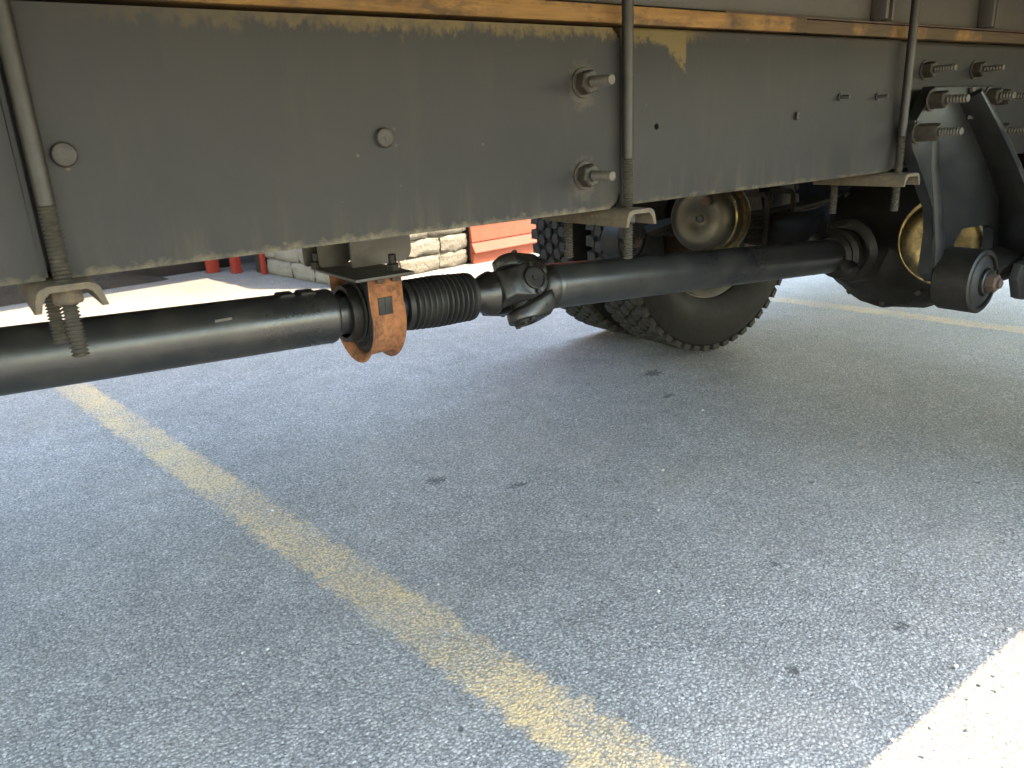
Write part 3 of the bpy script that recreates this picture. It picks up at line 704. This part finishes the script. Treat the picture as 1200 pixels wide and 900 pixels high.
# ---------------- drive shaft
def SC(x):   # shaft centre height
    return 0.6105 + (0.572 - 0.6105) * (x / 0.95) if x < 0.90 else 0.574 + (0.502 - 0.574) * ((x - 0.90) / 1.10)
def P(x): return Vector((x, CY, SC(x)))
A1 = (P(0.6) - P(0.0)).normalized(); A2 = (P(2.0) - P(0.95)).normalized()
TR = 0.0475
o0 = P(-1.7); L1 = (P(0.50) - o0).length
bm = NB(); lathe(bm, [(0, 0), (0, TR), (L1 - 0.030, TR), (L1 - 0.010, TR), (L1 - 0.006, TR * 1.02), (L1, TR * 0.98), (L1 + 0.006, 0.036), (L1 + 0.14, 0.034), (L1 + 0.14, 0)], o0, A1, 56)
ds = put('drive_shaft', bm, 'shaft', truck, 'satin black front section of the drive shaft')
for xa, xb in ((0.411, 0.437), (0.446, 0.473)):      # balance weights on top of the tube
    bm = NB(); rg = []
    for i in range(9):
        a = PI / 2 - 0.35 + 0.7 * i / 8
        rg.append([bm.verts.new(P(xx) + Vector((0, math.cos(a), math.sin(a))) * rr) for xx, rr in ((xa, TR), (xa + 0.003, TR + 0.004), (xb - 0.003, TR + 0.004), (xb, TR))])
    for A, B in zip(rg[:-1], rg[1:]):
        for q in range(3): bm.faces.new((A[q], A[q + 1], B[q + 1], B[q]))
    bm.faces.new(rg[0]); bm.faces.new(rg[-1]); put('balance_weight', bm, 'shaft', ds)
bm = NB(); box(bm, 0.296, 0.322, -0.0012, 0.0012, -0.0022, 0.0022)       # a scrape left in the paint, standing as a weld bead
for v in bm.verts: v.co += Vector((0, CY - 0.0405, SC(0.31) + 0.0258))
put('weld_bead', bm, 'steel', ds)
# slip-joint boot
b0 = P(0.636); bl_ = (P(0.790) - b0).length; pr = [(0, 0.034), (0.0, 0.046), (0.010, 0.047)]
nr = 11
for i in range(nr):
    t0 = 0.012 + (bl_ - 0.028) * i / nr; t1 = 0.012 + (bl_ - 0.028) * (i + 1) / nr; rb = 0.0495 - 0.001 * abs(i - 5) * 0.4
    pr += [(t0 + 0.001, rb - 0.0065), (t0 + (t1 - t0) * 0.40, rb), (t0 + (t1 - t0) * 0.62, rb), (t1 - 0.001, rb - 0.0065)]
pr += [(bl_ - 0.012, 0.0475), (bl_ - 0.004, 0.0465), (bl_, 0.040), (bl_, 0.030)]
bm = NB(); lathe(bm, pr, b0, A1, 56); put('slip_boot', bm, 'rubber', truck, 'ribbed black rubber boot on the drive shaft', True, 50)
# universal joint
JC = P(0.902)
def yoke(name, axis, side, ang, neck):
    """axis points from the shaft towards the joint; ears at +-ang"""
    a = Vector(axis).normalized(); up = Vector((0, 0, 1)); lat = up.cross(a).normalized(); up = a.cross(lat)
    e = (lat * math.cos(ang) + up * math.sin(ang)); f = a.cross(e)
    bm = NB(); lathe(bm, neck, JC, a, 40)
    y = put(name, bm, 'yoke', truck, None, True, 40)
    for s in (-1, 1):
        E = e * s; pts = []
        for q in range(18):
            t = 2 * PI * q / 18
            for rad in (0.046, 0.068): pts.append(JC + E * rad + (a * math.cos(t) + f * math.sin(t)) * 0.034)
        for (t, rad, hw) in ((-0.068, 0.014, 0.038), (-0.066, 0.050, 0.030), (-0.050, 0.066, 0.026), (-0.050, 0.030, 0.038)):
            for w in (-hw, hw): pts.append(JC + a * t + E * rad + f * w)
        bm = NB(); hull(bm, pts); bmesh.ops.bevel(bm, geom=[ed for ed in bm.edges if ed.calc_face_angle(0) > 0.5], offset=0.0035, segments=2, profile=0.5, affect='EDGES')
        put('yoke_arm', bm, 'yoke', y, None, True, 50)
        bm = NB(); lathe(bm, [(0.060, 0.0235), (0.0725, 0.0235), (0.0735, 0.0215), (0.0705, 0.0195), (0.0700, 0.006), (0.0735, 0.005), (0.0735, 0)], JC, E, 28); put('bearing_cap', bm, 'cast', y)
        for w in (-1, 1):
            bm = NB(); c0 = JC + E * 0.068 + f * (0.0285 * w) - a * 0.016 * 0; hexnut(bm, c0 - a * 0.0, E, 0.006, 0.006); put('cap_bolt', bm, 'yoke', y)
    return y
ANG = R(24)
yoke('slip_yoke', A1, 1, PI - R(28), [(-0.125, 0.026), (-0.108, 0.030), (-0.095, 0.032), (-0.080, 0.040), (-0.066, 0.045), (-0.056, 0.041), (-0.050, 0.030), (-0.050, 0)])
yoke('tube_yoke', -A2, 1, -R(62) + PI / 2 * 0 + R(0) , [(-0.090, 0.0), (-0.090, 0.0455), (-0.076, 0.0475), (-0.064, 0.045), (-0.055, 0.040), (-0.050, 0.028), (-0.050, 0)])
bm = NB()
for k in range(2):
    a = PI - R(28) + k * PI / 2; up = Vector((0, 0, 1)); lat = up.cross(A1).normalized(); e = lat * math.cos(a) + up * math.sin(a)
    cyl(bm, JC - e * 0.06, JC + e * 0.06, 0.021, 20, 0.001)
cyl(bm, JC - A1 * 0.024, JC + A1 * 0.024, 0.034, 20, 0.008); put('joint_cross', bm, 'cast', truck)
bm = NB(); cyl(bm, JC + Vector((0.015, -0.03, -0.028)), JC + Vector((0.038, -0.055, -0.028)), 0.0022, 8); put('grease_fitting', bm, 'zinc', truck)
# rear section of the shaft
s0 = JC + A2 * 0.084; L2 = (P(2.005) - s0).length
bm = NB(); lathe(bm, [(0, 0), (0, TR * 0.97), (0.004, TR * 1.0), (0.01, TR), (L2 - 0.016, TR), (L2 - 0.008, TR * 0.995), (L2, TR * 0.90), (L2, 0)], s0, A2, 56)
put('rear_drive_shaft', bm, 'shaft', truck, 'satin black rear section of the drive shaft running to the axle')

# centre bearing: bracket, rubber cushion, rusty strap
BX0, BX1 = 0.551, 0.591; bc = P((BX0 + BX1) / 2); cz = bc.z
br = empty('centre_bearing'); br.parent = truck; br.matrix_parent_inverse = truck.matrix_basis.inverted()
bm = NB()   # U strap with flanged edges: profile across X swept along a U in the YZ plane
path = [(-0.074, cz + 0.068)] + [(-0.074, cz + 0.03)] + [(0.074 * math.cos(a), cz + 0.074 * math.sin(a)) for a in [PI + PI * i / 22 for i in range(23)]] + [(0.074, cz + 0.03), (0.074, cz + 0.068)]
prof = [(BX0 - 0.012, 0.013), (BX0 - 0.010, 0.016), (BX0 - 0.003, 0.008), (BX0 + 0.003, 0.0045), (BX1 - 0.003, 0.0045), (BX1 + 0.003, 0.008), (BX1 + 0.010, 0.016), (BX1 + 0.012, 0.013), (BX1 + 0.006, 0.003), (BX1 - 0.001, 0.0), (BX0 + 0.001, 0.0), (BX0 - 0.006, 0.003)]
rg = []
for i, (yy, zz) in enumerate(path):
    a = Vector((yy, zz - cz)) if 1 < i < len(path) - 2 else Vector((yy, 0)); a.normalize()
    k = 1.0 if 2 <= i <= len(path) - 3 else 0.55
    rg.append([bm.verts.new((px, CY + yy + a.x * d * (k if d > 0.006 else 1), zz + a.y * d * k)) for px, d in prof])
for A, B in zip(rg[:-1], rg[1:]):
    for q in range(len(prof)): bm.faces.new((A[q], A[(q + 1) % len(prof)], B[(q + 1) % len(prof)], B[q]))
bm.faces.new(rg[0]); bm.faces.new(rg[-1]); put('strap', bm, 'rust', br, 'orange rusted bearing strap', True, 40)
bm = NB(); box(bm, BX0 + 0.005, BX1 - 0.009, CY - 0.0805, CY - 0.0788, cz + 0.006, cz + 0.036, 0.0006); put('rubber_window', bm, 'rubber', br)
bm = NB(); box(bm, BX0 + 0.0172, BX0 + 0.0185, CY - 0.0815, CY - 0.0806, cz + 0.006, cz + 0.036); put('window_rib', bm, 'hanger', br)
bm = NB(); lathe(bm, [(0, 0.037), (-0.004, 0.046), (0.0, 0.054), (0.005, 0.050), (0.009, 0.054), (0.004, 0.062), (0.008, 0.067), (0.012, 0.0728), (0.050, 0.0728), (0.054, 0.066), (0.052, 0.056), (0.058, 0.048), (0.058, 0.036)], P(BX0 - 0.006), A1, 48); put('rubber_cushion', bm, 'rubber', br, None, True, 50)
bm = NB(); lathe(bm, [(-0.026, TR * 0.9), (-0.026, TR * 1.06), (-0.010, TR * 1.08), (-0.006, TR * 0.9)], P(BX0 - 0.002), A1, 48); put('dust_ring', bm, 'cast', br)
# bracket plate, hanging tabs and bolts
bm = NB(); box(bm, 0.512, 0.622, CY - 0.096, CY + 0.100, cz + 0.070, cz + 0.0755, 0.0015)
put('bracket_plate', bm, 'steel', br)
for (xx0, xx1, yy, rr) in ((0.560, 0.680, CY + 0.02, 0.020), (0.520, 0.590, CY + 0.07, 0.03), (0.505, 0.560, CY + 0.105, 0.03)):
    bm = NB(); plate(bm, rrect(xx0, xx1, cz + 0.076, 0.86, rr, (0.2, 1.0, 0.0, 0.0)), yy, yy + 0.006, 0.001, 1); put('bracket_web', bm, 'steel', br)
for (xx, yy) in ((0.520, CY + 0.085), (0.602, CY - 0.055)):
    bm = NB(); hexnut(bm, (xx, yy, cz + 0.0755), (0, 0, 1), 0.0115, 0.012); cyl(bm, (xx, yy, cz + 0.087), (xx, yy, cz + 0.103), 0.0068, 14, 0.001); put('bracket_bolt', bm, 'cast', br, None, True, 25)
for (xx, yy) in ((0.560, CY - 0.087), (0.588, CY - 0.087)):
    bm = NB(); hexnut(bm, (xx, yy, cz + 0.0695), (0, 0, -1), 0.008, 0.007); put('strap_bolt', bm, 'rustdark', br)

# ---------------- rear axle
AX, AZ = 2.42, 0.50
bm = NB(); lathe(bm, [(-0.80, 0), (-0.80, 0.060), (-0.42, 0.064), (-0.33, 0.078), (-0.25, 0.115), (-0.17, 0.168), (-0.08, 0.203), (0, 0.212), (0.08, 0.203), (0.17, 0.168), (0.25, 0.115), (0.33, 0.078), (0.42, 0.064), (0.80, 0.060), (0.80, 0)], (AX, CY, AZ), (0, 1, 0), 40)
for v in bm.verts:
    v.co += Vector((1, 1, 1)) * 0.004 * mnoise.noise(v.co * 14)
ax = put('axle_housing', bm, 'cast', truck, 'oily black rear axle and differential housing')
na = Vector((1, 0, 0.02)).normalized()
bm = NB(); lathe(bm, [(0, 0), (0, 0.072), (0.012, 0.090), (0.035, 0.096), (0.055, 0.100), (0.075, 0.118), (0.11, 0.140), (0.15, 0.166), (0.19, 0.186), (0.205, 0.200), (0.225, 0.205), (0.24, 0.19), (0.34, 0.17), (0.45, 0.13), (0.50, 0.0)], (2.085, CY, 0.505), na, 40)
for v in bm.verts:
    d = mnoise.noise(v.co * 11) + 0.6 * mnoise.noise(v.co * 27); v.co += Vector((0.3, 1, 1)) * 0.009 * d
put('pinion_carrier', bm, 'cast', ax)
bm = NB(); lathe(bm, [(0, 0), (0, 0.050), (0.010, 0.060), (0.020, 0.058), (0.030, 0.070), (0.042, 0.073), (0.048, 0.066), (0.085, 0.064), (0.085, 0)], (2.008, CY, 0.503), na, 36); put('pinion_flange', bm, 'cast', ax)
for k in range(2):
    e = Vector((0, math.cos(0.6 + k * PI), math.sin(0.6 + k * PI)))
    bm = NB(); cyl(bm, Vector((2.02, CY, 0.502)) + e * 0.030, Vector((2.02, CY, 0.502)) + e * 0.080, 0.026, 20, 0.004); put('flange_ear', bm, 'cast', ax)
for k in range(10):
    a = 2 * PI * k / 10 + 0.2; bm = NB(); c = Vector((2.286, CY + 0.186 * math.cos(a), 0.508 + 0.186 * math.sin(a))); hexnut(bm, c, (-1, 0, 0), 0.011, 0.012); put('carrier_bolt', bm, 'cast', ax)
bm = NB(); hull(bm, [Vector((2.17 + a, CY + b, 0.60 + c)) for a in (0.0, 0.13) for b in (-0.07, 0.07) for c in (-0.10, 0.012)] + [Vector((2.21, CY, 0.625)), Vector((2.27, CY - 0.03, 0.63))])
bmesh.ops.bevel(bm, geom=bm.edges[:], offset=0.012, segments=2, profile=0.5, affect='EDGES'); put('lock_housing', bm, 'cast', ax)

# brake chambers: clamp band, two pressed shells, end dish
def chamber(c, axis, nm_label, mat, bandmat):
    c = Vector(c); a = Vector(axis).normalized()
    bm = NB(); lathe(bm, [(0.092, 0), (0.092, 0.024), (0.096, 0.030), (0.100, 0.066), (0.100, 0.076), (0.093, 0.090), (0.083, 0.0985), (0.078, 0.100), (0.045, 0.1015), (0.030, 0.1035), (0.012, 0.107), (0.0, 0.107), (-0.02, 0.107), (-0.05, 0.100), (-0.08, 0.085), (-0.09, 0.05), (-0.09, 0)], c, a, 48)
    ch = put('brake_chamber', bm, mat, truck, nm_label)
    bm = NB(); lathe(bm, [(0.012, 0.1065), (0.013, 0.117), (0.006, 0.121), (-0.010, 0.121), (-0.016, 0.116), (-0.015, 0.1065)], c, a, 48); put('clamp_band', bm, bandmat, ch)
    bm = NB(); lathe(bm, [(0.044, 0.1012), (0.047, 0.1055), (0.055, 0.1055), (0.058, 0.1012)], c, a, 48); put('pressed_ridge', bm, bandmat, ch)
    bm = NB(); lathe(bm, [(0.0915, 0.014), (0.0955, 0.013), (0.0955, 0.009), (0.0925, 0.008), (0.0925, 0.0)], c, a, 20); put('centre_plug', bm, 'rubber', ch)
    u = a.orthogonal().normalized()
    bm = NB(); cc = c + Vector((0, 0, 0.055)) + a * 0.096 + Vector((0, -0.03, 0)); cyl(bm, cc, cc + a * 0.012, 0.015, 18, 0.002); put('vent_plug', bm, 'rustdark', ch)
    bm = NB(); cyl(bm, c - a * 0.085, c - a * 0.20, 0.016, 16); put('push_rod', bm, 'cast', ch)
    return ch
chamber((1.922, 1.620, 0.600), (-1, -0.30, 0.05), 'dirty gold brake chamber beside the far inner wheel', 'golddirty', 'gold')
chamber((2.065, 0.965, 0.565), (-1, -0.30, 0.05), 'bright gold brake chamber behind the spring hanger', 'gold', 'gold')
for pts in ([(1.98, 1.60, 0.70), (1.99, 1.57, 0.73), (2.08, 1.55, 0.76), (2.22, 1.52, 0.80), (2.35, 1.45, 0.88)],
            [(2.02, 1.62, 0.66), (2.12, 1.63, 0.675), (2.34, 1.66, 0.70), (2.46, 1.60, 0.76), (2.5, 1.55, 0.86)],
            [(2.05, 1.0, 0.66), (2.08, 1.05, 0.70), (2.15, 1.12, 0.73), (2.25, 1.2, 0.72), (2.3, 1.3, 0.80)]):
    bm = NB(); tube(bm, smooth_path(pts, 8), 0.011, 12); put('air_hose', bm, 'hose', truck)
bm = NB(); hexnut(bm, (2.28, 1.49, 0.835), (0.3, -1, 0.1), 0.010, 0.02); put('hose_fitting', bm, 'zinc', truck)

# ---------------- wheels
TRAD, TW = 0.500, 0.245
def tyre_profile():
    h = TW / 2; R0 = TRAD - 0.017
    return [(-h * 0.62, 0.287), (-h * 0.72, 0.292), (-h * 0.80, 0.305), (-h * 0.84, 0.316), (-h * 0.90, 0.330), (-h * 0.985, 0.365), (-h * 0.99, 0.372), (-h, 0.388), (-h * 0.99, 0.415), (-h * 0.965, 0.428), (-h * 0.96, 0.440), (-h * 0.93, 0.458), (-h * 0.90, 0.472), (-h * 0.82, R0 - 0.003),
            (-h * 0.4, R0), (h * 0.4, R0), (h * 0.82, R0 - 0.003), (h * 0.90, 0.472), (h * 0.93, 0.458), (h * 0.96, 0.440), (h, 0.388), (h * 0.985, 0.365), (h * 0.90, 0.330), (h * 0.80, 0.305), (h * 0.62, 0.287)]
bm = NB(); lathe(bm, tyre_profile(), (0, 0, 0), (0, 1, 0), 72, closed=True); tyre_me = mesh_of(bm, 'tyre', 'tyre', True, 30)
def block_mesh(kind):
    """one tread block, base centred on the tread radius: x along the tread, y across, z outward"""
    if kind == 'shoulder': o = [(-0.021, -0.022), (0.019, -0.026), (0.021, 0.020), (0.004, 0.026), (-0.018, 0.020)]; b = 0.0
    else: o = [(-0.022, -0.012), (-0.006, -0.021), (0.020, -0.016), (0.023, 0.010), (0.008, 0.021), (-0.019, 0.016)]; b = 0.0
    bm = NB(); A = [bm.verts.new((x, y, -0.006)) for x, y in o]; B = [bm.verts.new((x * 0.93, y * 0.93, 0.0165)) for x, y in o]
    for i in range(len(A)): j = (i + 1) % len(A); bm.faces.new((A[i], A[j], B[j], B[i]))
    tp = bm.faces.new(B); bm.faces.new(A)
    bmesh.ops.bevel(bm, geom=list(tp.edges), offset=0.0018, segments=1, profile=0.5, affect='EDGES')
    return bm
NBK = 52
rows = [(-0.088, 'shoulder', 0.0, 1), (-0.044, 'mid', 0.5, 1), (0.0, 'mid', 0.15, -1), (0.044, 'mid', 0.65, 1), (0.088, 'shoulder', 0.35, -1)]
blk = {}
for k in ('shoulder', 'mid'): blk[k] = mesh_of(block_mesh(k), 'tread_block', 'tread', True, 25)
def block_tf(cx, cy, a, yo, flip):
    r = TRAD - 0.0175
    rot = Matrix.Rotation(PI / 2 - a, 4, 'Y')        # z outward at angle a in the XZ plane
    f = Matrix.Rotation(PI, 4, 'Z') if flip < 0 else Matrix.Identity(4)
    return Matrix.Translation((cx + r * math.cos(a), cy + yo, TRAD + r * math.sin(a))) @ rot @ f
budget = 300
def wheel(y0, visible, lab, inner):
    global budget
    cx, cy = AX - 0.01, y0 + TW / 2
    ty = link('tyre', tyre_me, truck, lab); ty.location = (cx, cy, TRAD); ty.matrix_parent_inverse = truck.matrix_basis.inverted()
    inv = Matrix.Translation((-cx, -cy, -TRAD))
    rest = NB()
    for (yo, kind, ph, fl) in rows:
        for k in range(NBK):
            a = 2 * PI * (k + ph) / NBK; ca = math.degrees(a) % 360
            tf = block_tf(cx, cy, a, yo, fl)
            show = visible and 150 < ca < 300 and budget > 0
            if show:
                o = link('tread_block', blk[kind]); o.parent = ty; o.matrix_parent_inverse.identity()
                o.matrix_basis = inv @ tf; budget -= 1
            else:
                tmp = bmesh.new(); tmp.from_mesh(blk[kind]); tmp.transform(inv @ tf)
                me = bpy.data.meshes.new('t'); tmp.to_mesh(me); tmp.free(); rest.from_mesh(me); bpy.data.meshes.remove(me)
    o = put('tread', rest, 'tread', None, None, True, 25); o.parent = ty; o['kind'] = 'stuff'
    # rim: barrel and dish with hand holes
    bm = NB(); h = TW / 2
    lathe(bm, [(-h * 0.60, 0.302), (-h * 0.68, 0.305), (-h * 0.70, 0.298), (-h * 0.62, 0.284), (-h * 0.45, 0.268), (0, 0.262), (h * 0.45, 0.268), (h * 0.62, 0.284), (h * 0.70, 0.298), (h * 0.68, 0.305), (h * 0.60, 0.302)], (0, 0, 0), (0, 1, 0), 64)
    lathe(bm, [(-h * 0.66, 0.277), (-h * 0.45, 0.256), (0, 0.250), (h * 0.45, 0.256), (h * 0.62, 0.275)], (0, 0, 0), (0, 1, 0), 64)
    o = put('rim', bm, 'rim', None); o.parent = ty
    s = 1 if inner else -1
    bm = NB(); pts = [(s * h * 0.55, 0.252), (s * h * 0.70, 0.22), (s * h * 0.74, 0.14), (s * h * 0.74, 0.11)]
    lathe(bm, pts, (0, 0, 0), (0, 1, 0), 48); o = put('wheel_disc', bm, 'rim', None); o.parent = ty
for (y0, vis, lab, inn) in ((1.975, True, 'inner far rear tyre resting on the ground', True), (2.315, True, 'outer far rear tyre seen past the inner one', False), (0.30, False, 'inner near rear tyre', False), (-0.04, False, 'outer near rear tyre', True)):
    wheel(y0, vis, lab, inn)
for y0, y1 in ((1.945, 2.235), (0.285, 0.575)):
    bm = NB(); lathe(bm, [(0, 0.07), (0, 0.205), (0.02, 0.212), (0.03, 0.206), (y1 - y0 - 0.03, 0.206), (y1 - y0, 0.19), (y1 - y0, 0)], (AX - 0.01, y0, TRAD), (0, 1, 0), 48); put('brake_drum', bm, 'rustdark', truck)
# boxes added behind the wheels to block light and darken that end
for y0, y1 in ((0.085, 0.55), (1.97, 2.55)):
    bm = NB(); box(bm, 3.22, 4.55, y0, y1, 0.50, 1.478, 0.012); sbx = put('rear_shade_box', bm, 'hanger', truck)
    yy = y0 - 0.006 if y0 < 1 else y1 + 0.006
    bm = NB(); box(bm, 3.28, 4.49, min(yy, yy + 0.005), max(yy, yy + 0.005), 0.56, 1.42, 0.002); put('shade_box_panel', bm, 'hanger', sbx)
# flaps added behind the dual wheels to darken the view past the axle
for y0, y1 in ((1.93, 2.60), (-0.08, 0.59)):
    bm = NB(); box(bm, 3.05, 3.06, y0, y1, 0.24, 1.478, 0.003); put('added_mud_flap', bm, 'rubber', truck)
bm = NB(); lathe(bm, [(0, 0), (0.0, 0.06), (0.02, 0.105), (0.05, 0.125), (0.60, 0.125), (0.63, 0.105), (0.65, 0.06), (0.65, 0)], (2.87, 0.93, 0.655), (0, 1, 0), 32); put('added_air_tank', bm, 'cast', truck)  # tank added to block the bright view under the rail

bpy.context.view_layer.update()
